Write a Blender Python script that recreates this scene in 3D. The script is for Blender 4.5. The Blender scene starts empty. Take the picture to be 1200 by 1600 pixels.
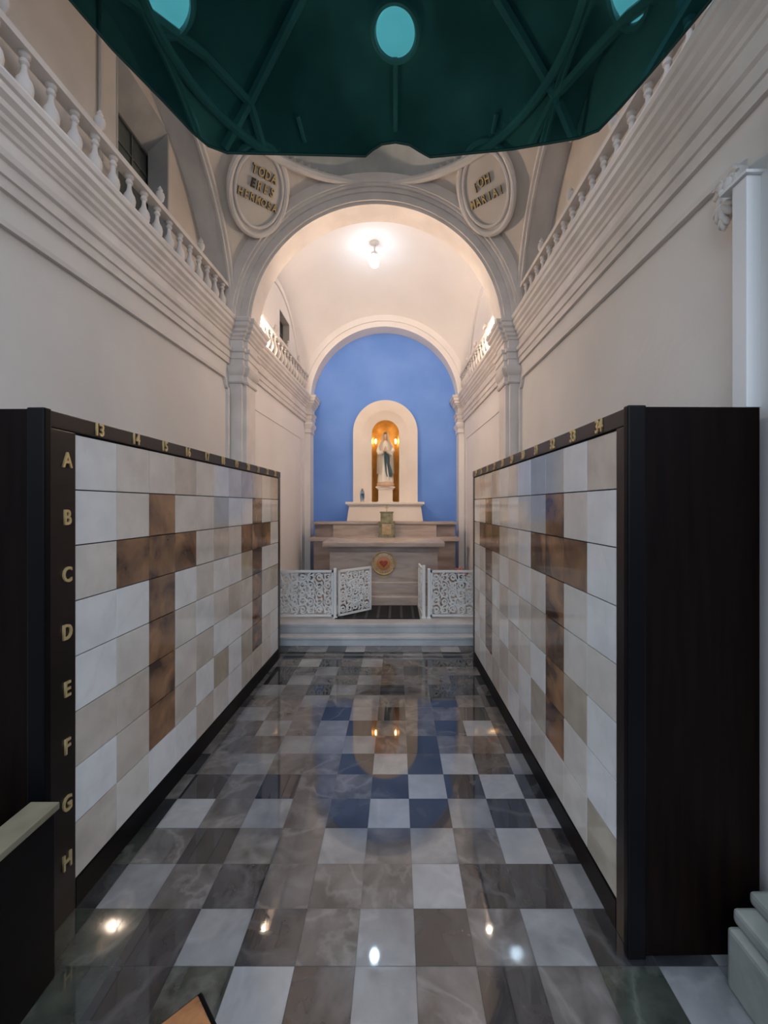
import bpy, bmesh, math, random
from mathutils import Vector, Matrix
random.seed(7)
PI = math.pi
EYE = 1.52          # eye height above the floor
F = 663.0           # focal length in pixels of the 1200x1600 frame
C0 = -0.22          # centre line of the chapel
SPR = 1.86 + EYE    # springing height of the arches
COL = bpy.context.scene.collection

# ------------------------------------------------------------------ materials
MATS = {}
def srgb(r, g, b):
    f = lambda c: (c/255/12.92) if c/255 <= .04045 else ((c/255+.055)/1.055)**2.4
    return (f(r), f(g), f(b), 1)
def mat(name, col, rough=.6, metal=0, spec=.5, col2=None, scale=3, detail=4, bump=0, bscale=40,
        emit=None, estr=0, stretch=(1,1,1), contrast=(.35,.65), coat=0, veins=None, vscale=3, distort=0, rnd=False, vmix=.3, tile=False):
    if name in MATS: return MATS[name]
    m = bpy.data.materials.new(name); m.use_nodes = True
    nt = m.node_tree; N = nt.nodes; L = nt.links
    b = N['Principled BSDF']
    b.inputs['Base Color'].default_value = col
    b.inputs['Roughness'].default_value = rough
    b.inputs['Metallic'].default_value = metal
    b.inputs['Specular IOR Level'].default_value = spec
    b.inputs['Coat Weight'].default_value = coat
    b.inputs['Coat Roughness'].default_value = .05
    if col2 or bump or veins:
        tc = N.new('ShaderNodeTexCoord'); mp = N.new('ShaderNodeMapping')
        geo = N.new('ShaderNodeNewGeometry')
        mp.inputs['Scale'].default_value = stretch
        L.new(geo.outputs['Position'], mp.inputs['Vector'])
        if tile:    # every paving slab is cut from another piece of stone
            a0 = N.new('ShaderNodeVectorMath'); a0.operation = 'SUBTRACT'; a0.inputs[1].default_value = (.063,0,0)
            sn = N.new('ShaderNodeVectorMath'); sn.operation = 'SNAP'; sn.inputs[1].default_value = (.2,.2,10)
            ml = N.new('ShaderNodeVectorMath'); ml.operation = 'MULTIPLY'; ml.inputs[1].default_value = (17.3,11.9,0)
            ad = N.new('ShaderNodeVectorMath'); ad.operation = 'ADD'
            L.new(geo.outputs['Position'], a0.inputs[0]); L.new(a0.outputs[0], sn.inputs[0]); L.new(sn.outputs[0], ml.inputs[0])
            L.new(ml.outputs[0], ad.inputs[0]); L.new(geo.outputs['Position'], ad.inputs[1]); L.new(ad.outputs[0], mp.inputs['Vector'])
        if rnd:
            oi = N.new('ShaderNodeObjectInfo'); mm = N.new('ShaderNodeMath'); mm.operation = 'MULTIPLY'; mm.inputs[1].default_value = 60
            L.new(oi.outputs['Random'], mm.inputs[0]); L.new(mm.outputs[0], mp.inputs['Location'])
    out = None
    if col2:
        n = N.new('ShaderNodeTexNoise'); n.inputs['Scale'].default_value = scale
        n.inputs['Detail'].default_value = detail; n.inputs['Distortion'].default_value = distort
        L.new(mp.outputs[0], n.inputs['Vector'])
        r = N.new('ShaderNodeValToRGB')
        r.color_ramp.elements[0].position = contrast[0]; r.color_ramp.elements[0].color = col
        r.color_ramp.elements[1].position = contrast[1]; r.color_ramp.elements[1].color = col2
        L.new(n.outputs['Fac'], r.inputs[0]); out = r.outputs[0]
    if veins:
        n = N.new('ShaderNodeTexNoise'); n.inputs['Scale'].default_value = vscale
        n.inputs['Detail'].default_value = 8; n.inputs['Distortion'].default_value = .5
        L.new(mp.outputs[0], n.inputs['Vector'])
        r = N.new('ShaderNodeValToRGB'); e = r.color_ramp.elements
        e[0].position = .47; e[0].color = (0,0,0,1); e[1].position = .5; e[1].color = (1,1,1,1)
        e.new(.53).color = (0,0,0,1)
        L.new(n.outputs['Fac'], r.inputs[0])
        mx = N.new('ShaderNodeMix'); mx.data_type = 'RGBA'
        if out: L.new(out, mx.inputs['A'])
        else: mx.inputs['A'].default_value = col
        mx.inputs['B'].default_value = veins
        mu = N.new('ShaderNodeMath'); mu.operation = 'MULTIPLY'; mu.inputs[1].default_value = vmix
        L.new(r.outputs[0], mu.inputs[0]); L.new(mu.outputs[0], mx.inputs['Factor']); out = mx.outputs['Result']
    if out: L.new(out, b.inputs['Base Color'])
    if bump:
        n = N.new('ShaderNodeTexNoise'); n.inputs['Scale'].default_value = bscale; n.inputs['Detail'].default_value = 3
        L.new(mp.outputs[0], n.inputs['Vector'])
        bp = N.new('ShaderNodeBump'); bp.inputs['Strength'].default_value = bump; bp.inputs['Distance'].default_value = .01
        L.new(n.outputs['Fac'], bp.inputs['Height']); L.new(bp.outputs[0], b.inputs['Normal'])
    if emit:
        b.inputs['Emission Color'].default_value = emit; b.inputs['Emission Strength'].default_value = estr
    MATS[name] = m
    return m

plaster = mat('white_plaster', (.70,.665,.635,1), .85, col2=(.77,.735,.70,1), scale=1.3, bump=.12, bscale=25)
plaster_up = mat('aged_cream_plaster', (.56,.50,.44,1), .85, col2=(.68,.615,.55,1), scale=1.6, bump=.15, bscale=22)
plaster_ch = mat('chancel_plaster', (.78,.74,.71,1), .8, col2=(.83,.79,.76,1), scale=1.2, bump=.06)
moulding_m = mat('moulding_plaster', (.66,.61,.575,1), .75, col2=(.76,.71,.67,1), scale=4, bump=.12, bscale=30)
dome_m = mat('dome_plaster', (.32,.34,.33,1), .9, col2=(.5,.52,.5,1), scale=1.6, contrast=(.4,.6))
blue_m = mat('blue_painted_plaster', (.13,.30,.78,1), .7, col2=(.17,.35,.84,1), scale=1.5, bump=.08)
niche_w = mat('cream_niche_plaster', (.80,.70,.60,1), .7, col2=(.84,.75,.66,1), scale=3)
gold_in = mat('gold_niche_paint', (.62,.36,.09,1), .4, metal=.35, col2=(.80,.52,.18,1), scale=7)
wood = mat('dark_brown_wood', (.0028,.0014,.0012,1), .5, spec=.07, col2=(.0055,.0026,.002,1), scale=4, stretch=(8,8,.6), bump=.05, bscale=20)
wood_face = mat('dark_brown_frame_wood', (.0045,.0025,.0022,1), .3, spec=.42, col2=(.009,.0045,.004,1), scale=5, stretch=(1,1,6))
black_m = mat('black_lacquer', (.002,.002,.0025,1), .4, spec=.12)
joint_m = mat('dark_joint', (.02,.016,.014,1), .7)
gold = mat('gilt_letters', (.60,.45,.22,1), .45, metal=.5)
gold_edge = mat('letter_edges', (.05,.028,.015,1), .6)
gold_dark = mat('tarnished_letters', (.09,.06,.035,1), .5, metal=.5)
iron_w = mat('white_painted_iron', (.84,.85,.84,1), .45)
glass_dk = mat('dark_window_glass', (.05,.06,.055,1), .18, spec=.7, col2=(.11,.12,.105,1), scale=2)
win_frame = mat('grey_window_iron', (.10,.10,.095,1), .6)
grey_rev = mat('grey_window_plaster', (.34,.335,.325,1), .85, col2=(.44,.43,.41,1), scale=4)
statue_w = mat('statue_white_robe', (.80,.73,.62,1), .5)
statue_b = mat('statue_blue_mantle', (.17,.27,.30,1), .5)
statue_s = mat('statue_skin', (.66,.42,.28,1), .5)
hair_m = mat('statue_hair', (.12,.06,.03,1), .6)
pink_b = mat('statue_cloud_base', (.66,.42,.28,1), .6, col2=(.74,.5,.36,1), scale=12)
bronze = mat('tabernacle_bronze', (.20,.15,.07,1), .42, metal=.7, col2=(.35,.29,.16,1), scale=16)
tray_gold = mat('emblem_gold', (.48,.32,.16,1), .45, metal=.3, col2=(.58,.42,.25,1), scale=14)
heart_m = mat('emblem_red', (.35,.045,.02,1), .4)
emb_in = mat('emblem_orange', (.52,.2,.06,1), .4)
mar_altar = mat('altar_marble', (.36,.27,.22,1), .3, col2=(.56,.46,.39,1), scale=2.2, stretch=(1,1,5), detail=8, contrast=(.3,.7), distort=.8)
mar_altar_d = mat('altar_marble_dark', (.20,.15,.13,1), .3, col2=(.33,.26,.23,1), scale=2.5, stretch=(1,1,4), detail=8)
mar_step = mat('step_marble', (.42,.43,.44,1), .25, col2=(.56,.57,.58,1), scale=3, detail=8, veins=(.55,.55,.55,1))
rug_m = mat('black_rug', (.008,.008,.009,1), .95, bump=.5, bscale=150)
rug_g = mat('grey_rug_stripe', (.05,.05,.05,1), .95)
beige_pad = mat('beige_wood_top', (.15,.13,.085,1), .5, col2=(.20,.178,.12,1), scale=9)
brown_mar = mat('brown_onyx', (.10,.035,.015,1), .2, col2=(.30,.13,.05,1), scale=14, detail=8, contrast=(.35,.65), distort=1)
plinth_m = mat('shaded_pale_limestone', (.17,.178,.158,1), .8, col2=(.25,.255,.225,1), scale=6, bump=.3, bscale=18)  # pale stone with its greenish shadow put into the base colour
flower_m = mat('pink_flowers', (.42,.16,.14,1), .7)
leaf_m = mat('flower_leaves', (.05,.12,.05,1), .7)
lampcap = mat('lamp_holder', (.6,.6,.6,1), .5)
bulb_m = mat('bulb_glow', (1,1,1,1), .4, emit=(.62,.82,1,1), estr=15)
warm_m = mat('warm_bulb_glow', (1,.9,.7,1), .4, emit=(1,.77,.58,1), estr=640)
spot_m = mat('niche_lamp_glow', (1,.9,.7,1), .4, emit=(1,.62,.26,1), estr=20)
oculus_m = mat('oculus_daylight', (.7,.8,.8,1), .4, emit=(1,.95,1,1), estr=1.0)
strip_m = mat('pale_painted_moulding', (.72,.73,.74,1), .6, bump=.05)
# marble facing panels
PM = {
 'w': mat('panel_white', (.64,.64,.64,1), .07, spec=.9, col2=(.72,.72,.715,1), scale=7, detail=6, veins=(.45,.44,.42,1), vscale=2.5, rnd=True, vmix=.12),
 'c': mat('panel_cream', (.56,.52,.475,1), .07, spec=.9, col2=(.64,.60,.55,1), scale=7, detail=6, veins=(.42,.38,.33,1), vscale=2.5, rnd=True, vmix=.12),
 'g': mat('panel_grey', (.42,.42,.405,1), .07, spec=.9, col2=(.48,.475,.455,1), scale=7, detail=6, rnd=True),
 'b': mat('panel_beige', (.46,.405,.35,1), .07, spec=.9, col2=(.54,.48,.42,1), scale=8, detail=6, veins=(.32,.27,.22,1), vscale=2.5, rnd=True, vmix=.12),
 't': mat('panel_tan', (.37,.32,.25,1), .08, spec=.9, col2=(.45,.395,.31,1), scale=8, detail=6, rnd=True),
 'X': mat('panel_brown_onyx', (.05,.026,.019,1), .08, spec=.9, col2=(.30,.155,.075,1), scale=4.5, detail=9, contrast=(.36,.66), distort=.6, rnd=True),
}
# floor tiles
FM = {
 'W': mat('tile_white', (.24,.24,.245,1), .035, spec=.9, col2=(.31,.31,.315,1), scale=6, detail=7, veins=(.55,.55,.55,1), vscale=1.8, vmix=.12, tile=True),
 'L': mat('tile_light_grey', (.14,.142,.145,1), .035, spec=.9, col2=(.23,.23,.23,1), scale=5, detail=8, veins=(.5,.5,.5,1), vscale=1.8, vmix=.12, tile=True),
 'M': mat('tile_taupe', (.05,.045,.042,1), .035, spec=.9, col2=(.15,.138,.13,1), scale=7, detail=9, contrast=(.3,.72), veins=(.42,.4,.37,1), vscale=2.6, distort=.7, vmix=.17, tile=True),
 'K': mat('tile_charcoal', (.013,.014,.016,1), .035, spec=.9, col2=(.048,.048,.052,1), scale=6, detail=9, contrast=(.35,.75), veins=(.22,.22,.22,1), vscale=1.5, distort=.5, vmix=.17, tile=True),
 'G': mat('tile_green_grey', (.016,.020,.017,1), .035, spec=.9, col2=(.062,.070,.056,1), scale=6, detail=9, contrast=(.3,.72), veins=(.3,.3,.27,1), vscale=2, distort=.6, vmix=.17, tile=True),
}
def net_material():
    m = bpy.data.materials.new('green_shade_net'); m.use_nodes = True
    N = m.node_tree.nodes; L = m.node_tree.links; N.clear()
    o = N.new('ShaderNodeOutputMaterial'); t = N.new('ShaderNodeBsdfTransparent')
    t.inputs[0].default_value = (.035,.185,.21,1)
    d = N.new('ShaderNodeBsdfDiffuse'); d.inputs[0].default_value = (.0015,.008,.009,1)
    geo = N.new('ShaderNodeNewGeometry')
    n = N.new('ShaderNodeTexNoise'); n.inputs['Scale'].default_value = 1.6; n.inputs['Detail'].default_value = 2
    L.new(geo.outputs['Position'], n.inputs['Vector'])
    r = N.new('ShaderNodeMapRange'); r.inputs[1].default_value=.3; r.inputs[2].default_value=.7; r.inputs[3].default_value=.3; r.inputs[4].default_value=.6
    L.new(n.outputs['Fac'], r.inputs[0])
    mx = N.new('ShaderNodeMixShader'); L.new(r.outputs[0], mx.inputs[0]); L.new(t.outputs[0], mx.inputs[1]); L.new(d.outputs[0], mx.inputs[2])
    L.new(mx.outputs[0], o.inputs[0]); return m
net_m = net_material()
hem_m = mat('green_net_hem', (.012,.055,.042,1), .8)

# ------------------------------------------------------------------ mesh helpers
def link(name, bm, m, parent=None, smooth=False, loc=None):
    bmesh.ops.recalc_face_normals(bm, faces=bm.faces)
    me = bpy.data.meshes.new(name); bm.to_mesh(me); bm.free()
    for x in (m if isinstance(m, (list, tuple)) else [m]): me.materials.append(x)
    if smooth:
        for p in me.polygons: p.use_smooth = True
        try: me.set_sharp_from_angle(angle=math.radians(smooth if smooth is not True else 40))
        except Exception: pass
    o = bpy.data.objects.new(name, me); COL.objects.link(o)
    if loc: o.location = loc
    if parent: o.parent = parent
    return o
def thing(name, label, cat, loc=(0,0,0), rz=0, group=None):
    o = bpy.data.objects.new(name, None); COL.objects.link(o); o.location = loc; o.rotation_euler = (0,0,rz)
    o.empty_display_size = .1
    o['label'] = label; o['category'] = cat
    if group: o['group'] = group
    return o
def tag(o, label, cat, group=None):
    o['label'] = label; o['category'] = cat
    if group: o['group'] = group
    return o
def struct(name, bm, m, smooth=False, label=None):
    o = link(name, bm, m, smooth=smooth); o['kind'] = 'structure'
    if label: o['label'] = label
    return o
def NB(): return bmesh.new()
def box(bm, x0, x1, y0, y1, z0, z1, bev=0):
    r = bmesh.ops.create_cube(bm, size=1)
    vs = r['verts']
    for v in vs:
        v.co = Vector((x0+(v.co.x+.5)*(x1-x0), y0+(v.co.y+.5)*(y1-y0), z0+(v.co.z+.5)*(z1-z0)))
    if bev:
        es = {e for v in vs for e in v.link_edges}
        bmesh.ops.bevel(bm, geom=list(es), offset=bev, segments=2, affect='EDGES', profile=.6)
    return vs
def prism(bm, pts, z0, z1):
    a = [bm.verts.new((x,y,z0)) for x,y in pts]; b = [bm.verts.new((x,y,z1)) for x,y in pts]
    bm.faces.new(a); bm.faces.new(b); n = len(pts)
    for i in range(n): bm.faces.new((a[i], a[(i+1)%n], b[(i+1)%n], b[i]))
def lathe(bm, prof, c=(0,0,0), seg=16, M=None):
    rings = []
    for r, z in prof:
        ring = []
        for k in range(seg):
            a = 2*PI*k/seg; p = Vector((r*math.cos(a), r*math.sin(a), z))
            if M: p = M @ p
            ring.append(bm.verts.new(p+Vector(c)))
        rings.append(ring)
    for i in range(len(rings)-1):
        for k in range(seg):
            bm.faces.new((rings[i][k], rings[i][(k+1)%seg], rings[i+1][(k+1)%seg], rings[i+1][k]))
    bm.faces.new(rings[0]); bm.faces.new(rings[-1])
def tube(bm, pts, r, seg=6, closed=False):
    pts = [Vector(p) for p in pts]; n = len(pts); rings = []
    for i, p in enumerate(pts):
        if closed: d = pts[(i+1)%n]-pts[i-1]
        else: d = pts[min(i+1,n-1)]-pts[max(i-1,0)]
        d.normalize()
        up = Vector((0,0,1)) if abs(d.z) < .9 else Vector((1,0,0))
        u = d.cross(up).normalized(); v = d.cross(u)
        rr = r[i] if isinstance(r, (list,tuple)) else r
        rings.append([bm.verts.new(p+u*rr*math.cos(2*PI*k/seg)+v*rr*math.sin(2*PI*k/seg)) for k in range(seg)])
    for i in range(n if closed else n-1):
        A = rings[i]; B = rings[(i+1)%n]
        for k in range(seg): bm.faces.new((A[k], A[(k+1)%seg], B[(k+1)%seg], B[k]))
    if not closed: bm.faces.new(rings[0]); bm.faces.new(rings[-1])
def sphere(bm, c, r, seg=16, sc=(1,1,1)):
    M = Matrix.Translation(c) @ Matrix.Diagonal((sc[0]*r, sc[1]*r, sc[2]*r, 1))
    bmesh.ops.create_uvsphere(bm, u_segments=seg, v_segments=max(6,seg//2), radius=1, matrix=M)
def sweep(bm, path, prof, side):
    """path: plan points; profile: (projection, height); side +1 = room to the right of the travel direction"""
    n = len(path); cols = []
    def nrm(a, b):
        d = Vector((b[0]-a[0], b[1]-a[1])).normalized(); return Vector((d.y, -d.x))*side
    for i in range(n):
        if i == 0: m = nrm(path[0], path[1])
        elif i == n-1: m = nrm(path[-2], path[-1])
        else:
            a = nrm(path[i-1], path[i]); b = nrm(path[i], path[i+1]); m = (a+b)/(1+a.dot(b))
        cols.append([bm.verts.new((path[i][0]+m.x*p, path[i][1]+m.y*p, z)) for p, z in prof])
    k = len(prof)
    for i in range(n-1):
        for j in range(k-1): bm.faces.new((cols[i][j], cols[i][j+1], cols[i+1][j+1], cols[i+1][j]))
    bm.faces.new(cols[0]); bm.faces.new(cols[-1])
def arc_ring(bm, cx, cz, r0, r1, y0, y1, seg=64, a0=0, a1=PI):
    """annular block in the XZ plane, between y0 and y1"""
    cols = []
    for i in range(seg+1):
        a = a0+(a1-a0)*i/seg
        cols.append([bm.verts.new((cx+r*math.cos(a), y, cz+r*math.sin(a))) for r, y in ((r0,y0),(r1,y0),(r1,y1),(r0,y1))])
    for i in range(seg):
        for j in range(4): bm.faces.new((cols[i][j], cols[i][(j+1)%4], cols[i+1][(j+1)%4], cols[i+1][j]))
    bm.faces.new(cols[0]); bm.faces.new(cols[-1])
def arc_ring_x(bm, cy, cz, r0, r1, x0, x1, seg=64):
    cols = []
    for i in range(seg+1):
        a = PI*i/seg
        cols.append([bm.verts.new((x, cy+r*math.cos(a), cz+r*math.sin(a))) for r, x in ((r0,x0),(r1,x0),(r1,x1),(r0,x1))])
    for i in range(seg):
        for j in range(4): bm.faces.new((cols[i][j], cols[i][(j+1)%4], cols[i+1][(j+1)%4], cols[i+1][j]))
    bm.faces.new(cols[0]); bm.faces.new(cols[-1])
def text_mesh(s, size, extrude=.004, bold=.012):
    cu = bpy.data.curves.new('t', 'FONT'); cu.body = s; cu.size = size; cu.extrude = extrude
    cu.offset = bold*size; cu.align_x = 'CENTER'; cu.align_y = 'CENTER'; cu.resolution_u = 3
    o = bpy.data.objects.new('t', cu); COL.objects.link(o); bpy.context.view_layer.update()
    me = bpy.data.meshes.new_from_object(o.evaluated_get(bpy.context.evaluated_depsgraph_get()))
    bpy.data.objects.remove(o); return me
def text(name, s, size, M, m, parent=None, **k):
    me = text_mesh(s, size, **k); me.transform(M); me.materials.clear(); me.materials.append(m)
    o = bpy.data.objects.new(name, me); COL.objects.link(o)
    if parent: o.parent = parent
    return o
def frame(pos, n, up=Vector((0,0,1))):
    """matrix whose local z is the outward normal n and local x points right for someone looking at it"""
    n = Vector(n).normalized(); x = up.cross(n).normalized(); y = n.cross(x)
    return Matrix(((x.x,y.x,n.x,pos[0]),(x.y,y.y,n.y,pos[1]),(x.z,y.z,n.z,pos[2]),(0,0,0,1)))

# ------------------------------------------------------------------ camera
cam = bpy.data.cameras.new('camera'); co = bpy.data.objects.new('camera', cam); COL.objects.link(co)
co.location = (0,0,EYE); co.rotation_euler = (PI/2,0,0)
cam.sensor_fit = 'VERTICAL'; cam.sensor_height = 24; cam.lens = 24*F/1600
cam.shift_x = -20/1600; cam.shift_y = -10/1600; cam.clip_start = .02
bpy.context.scene.camera = co

# ------------------------------------------------------------------ plan
def XL(y): return -1.75 + (y-4.49)*(.11/2.9)*1.0
def XR(y): return 1.285 - (y-4.49)*(.045/3.0)
AD0, AD1 = 4.49, 4.77      # near arch
ED0, ED1 = 7.50, 7.80      # far arch in front of the blue wall
PL, PR = -1.59, 1.15       # pilasters of the near arch
CL0, CL1 = -1.70, -1.62    # chancel wall left, near and far end
CR0, CR1 = 1.26, 1.18
EL, ER = -1.53, 1.094      # end pilasters
TOP = 1.93+EYE             # top of the entablature

# floor --------------------------------------------------------------
TM = {  # row number (from 1.4 m onwards, 0.2 m each): columns -7..4
 -1: 'GGKGWKLMKMGL', 0: 'GGKLKMLKMLKK', 1: 'KLMKMMMWKKLK', 2: 'GMKMMLMLMWKL', 3: 'KWMLMKWKLKWK',
  4: 'MKMKMMKWKWKL', 5: 'KMLMMKWKWKLK', 6: 'MMMLLLMKMMKM', 7: 'MMLMLKMMKWMK', 8: 'MLMMKLKMMKMM', 9: 'KMMLMLMMKMKM',
  10: 'MLMKLMKMKKMM', 11: 'MKLMMLMMMKKM', 12: 'MKMLKMMKMMMK', 13:'LMWKMWMMKKKM', 14:'MKMMKMMLMKMM', 15:'KMLKWMMMLWMK'}
bm = NB(); order = ['W','L','M','K','G']
for k in range(-10, 18):
    row = TM.get(k)
    for j in range(-11, 8):
        if row and -7 <= j <= 4: c = row[j+7]
        else: c = random.choice('LKKMG' if (j+k) % 2 else 'KMGLG')
        x0 = .063+.2*j; y0 = 1.4+.2*k
        g = .0008
        f = bm.faces.new([bm.verts.new(p) for p in ((x0+g,y0+g,0),(x0+.2-g,y0+g,0),(x0+.2-g,y0+.2-g,0),(x0+g,y0+.2-g,0))])
        f.material_index = order.index(c)
fl = NB()
me_f = bpy.data.meshes.new('tiles')
vs = box(bm, -2.4, 1.9, -.8, 8.2, -.1, -.0006)
for f in bm.faces:
    if len(f.verts) == 4 and all(v in vs for v in f.verts): f.material_index = 5
floor = struct('floor', bm, [FM[c] for c in order]+[mat('grout', (.05,.05,.05,1), .5)])

# walls --------------------------------------------------------------
bm = NB(); prism(bm, [(XL(.9),.9),(XL(AD0),AD0),(XL(AD0),AD1),(-2.2,AD1),(-2.2,.9)], 0, TOP); struct('wall_left', bm, plaster)
bm = NB(); prism(bm, [(XR(.9),.9),(XR(AD0),AD0),(XR(AD0),AD1),(1.75,AD1),(1.75,.9)], 0, TOP); struct('wall_right', bm, plaster)
bm = NB(); prism(bm, [(CL0,AD1),(CL1,ED1),(-2.2,ED1),(-2.2,AD1)], 0, TOP); struct('wall_chancel_left', bm, plaster_ch)
bm = NB(); prism(bm, [(CR0,AD1),(CR1,ED1),(1.75,ED1),(1.75,AD1)], 0, TOP); struct('wall_chancel_right', bm, plaster_ch)
# pilasters of both arches
bm = NB(); box(bm, -2.0, PL, AD0, AD1, 0, TOP, 0); box(bm, XL(4.4)-.1, PL-.035, AD0-.05, AD0+.1, 0, TOP-.1); struct('wall_pilaster_left', bm, moulding_m)
bm = NB(); box(bm, PR, 1.6, AD0, AD1, 0, TOP, 0); box(bm, PR+.035, 1.4, AD0-.05, AD0+.1, 0, TOP-.1); struct('wall_pilaster_right', bm, moulding_m)
bm = NB(); box(bm, -2.0, EL, ED0, ED1, 0, TOP); struct('wall_end_pilaster_left', bm, plaster_ch)
bm = NB(); box(bm, ER, 1.6, ED0, ED1, 0, TOP); struct('wall_end_pilaster_right', bm, plaster_ch)
# blue wall
NX = C0+.012; NR = .252; NZ0 = EYE+.06; NSP = EYE+1.57-NR; NY = ED1
def niche_wall():
    bm = NB()
    # wall with an arched opening: outline columns
    seg = 24; pts = []
    arc = [(NX+NR*math.cos(PI*i/seg), NSP+NR*math.sin(PI*i/seg)) for i in range(seg+1)]
    inner = [(NX+NR, NZ0)]+arc+[(NX-NR, NZ0)]
    X0, X1, Z0, Z1 = -2.0, 1.6, 0, 6.2
    outer = [(X1, NZ0), (X1, NSP)]+[None]*(seg-1)+[(X0, NSP), (X0, NZ0)]
    for i in range(1, seg):
        a = PI*i/seg; t = 1e9
        dx, dz = math.cos(a), math.sin(a)
        if dx > 1e-6: t = min(t, (X1-NX)/dx)
        if dx < -1e-6: t = min(t, (X0-NX)/dx)
        t = min(t, (Z1-NSP)/dz)
        outer[1+i] = (NX+dx*t, NSP+dz*t)
    # keep corners
    A = [bm.verts.new((x,NY,z)) for x,z in inner]; B = [bm.verts.new((x,NY,z)) for x,z in outer]
    D = [bm.verts.new((x,NY+.02,z)) for x,z in inner]
    for i in range(len(A)-1):
        bm.faces.new((A[i],A[i+1],B[i+1],B[i])); bm.faces.new((A[i],D[i],D[i+1],A[i+1]))
    q = [bm.verts.new(p) for p in ((X0,NY,0),(X1,NY,0),(X1,NY,NZ0),(X0,NY,NZ0))]; bm.faces.new(q)
    q = [bm.verts.new(p) for p in ((X0,NY+.02,5.5),(X1,NY+.02,5.5),(X1,NY+.02,6.3),(X0,NY+.02,6.3))]; bm.faces.new(q)
    box(bm, X0, NX-NR-.1, NY+.02, NY+.12, 0, 6.2); box(bm, NX+NR+.1, X1, NY+.02, NY+.12, 0, 6.2)
    return bm
struct('wall_back', niche_wall(), blue_m)
# niche interior (half cylinder with quarter dome)
bm = NB(); seg = 20; ND = .30
def rc(a, z, r): return bm.verts.new((NX+r*math.cos(a), NY+ND*math.sin(a)*r/NR, z))
prev = None
rows = [(NR, NZ0), (NR, NSP)]+[(NR*math.cos(t), NSP+NR*math.sin(t)) for t in [PI/2*k/8 for k in range(1,8)]]+[(.004, NSP+NR)]
for r, z in rows:
    cur = [rc(PI*i/seg, z, r) for i in range(seg+1)]
    if prev:
        for i in range(seg): bm.faces.new((prev[i],prev[i+1],cur[i+1],cur[i]))
    prev = cur
b0 = [bm.verts.new((NX+NR*math.cos(PI*i/seg), NY+ND*math.sin(PI*i/seg), NZ0)) for i in range(seg+1)]; bm.faces.new(b0)
struct('wall_niche', bm, gold_in, smooth=True)

# arches --------------------------------------------------------------
bm = NB(); arc_ring(bm, C0, SPR, 1.33, 1.62, AD0, AD1, 80); arc_ring(bm, C0, SPR, 1.36, 1.62, AD0-.025, AD0, 80)
arc_ring(bm, C0, SPR, 1.435, 1.60, AD0-.045, AD0, 80); arc_ring(bm, C0, SPR, 1.475, 1.60, AD0-.07, AD0, 80); arc_ring(bm, C0, SPR, 1.50, 1.60, AD0-.09, AD0, 80)
struct('wall_arch', bm, moulding_m, smooth=30)
bm = NB(); arc_ring(bm, C0, SPR, 1.306, 1.70, ED0, ED1, 80); arc_ring(bm, C0, SPR, 1.40, 1.60, ED0-.025, ED0, 80)
struct('wall_far_arch', bm, plaster_ch, smooth=30)

# vaults --------------------------------------------------------------
def sail(bm, cx, cy, a, b, n=64):
    R2 = a*a+b*b; g = []
    for i in range(n+1):
        u = math.sin(PI/2*(2*i/n-1)); row = []
        for j in range(n+1):
            v = math.sin(PI/2*(2*j/n-1))
            row.append(bm.verts.new((cx+u*a, cy+v*b, SPR+math.sqrt(max(0, R2-(u*a)**2-(v*b)**2)))))
        g.append(row)
    for i in range(n):
        for j in range(n): bm.faces.new((g[i][j],g[i+1][j],g[i+1][j+1],g[i][j+1]))
NA = 1.52; NCY = AD0-NA
RING_Z = 3.40+EYE; RING_R = 1.5
bm = NB(); sail(bm, C0, NCY, NA, NA)
R = math.sqrt(2)*NA
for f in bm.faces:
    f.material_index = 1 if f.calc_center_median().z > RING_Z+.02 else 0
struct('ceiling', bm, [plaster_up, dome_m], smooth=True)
bm = NB(); CA = 1.48; CB = (ED0-AD1)/2; CCY = (ED0+AD1)/2; sail(bm, C0, CCY, CA, CB); struct('ceiling_chancel', bm, plaster_ch, smooth=True)
# cornice ring of the nave dome
bm = NB()
for rr, z, t in ((RING_R-.02, RING_Z-.03, .04),):
    tube(bm, [(C0+rr*math.cos(2*PI*i/96), NCY+rr*math.sin(2*PI*i/96), z) for i in range(96)], t, 8, closed=True)
struct('trim_1', bm, moulding_m, smooth=True, label='round cornice ring of the nave dome')
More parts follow.
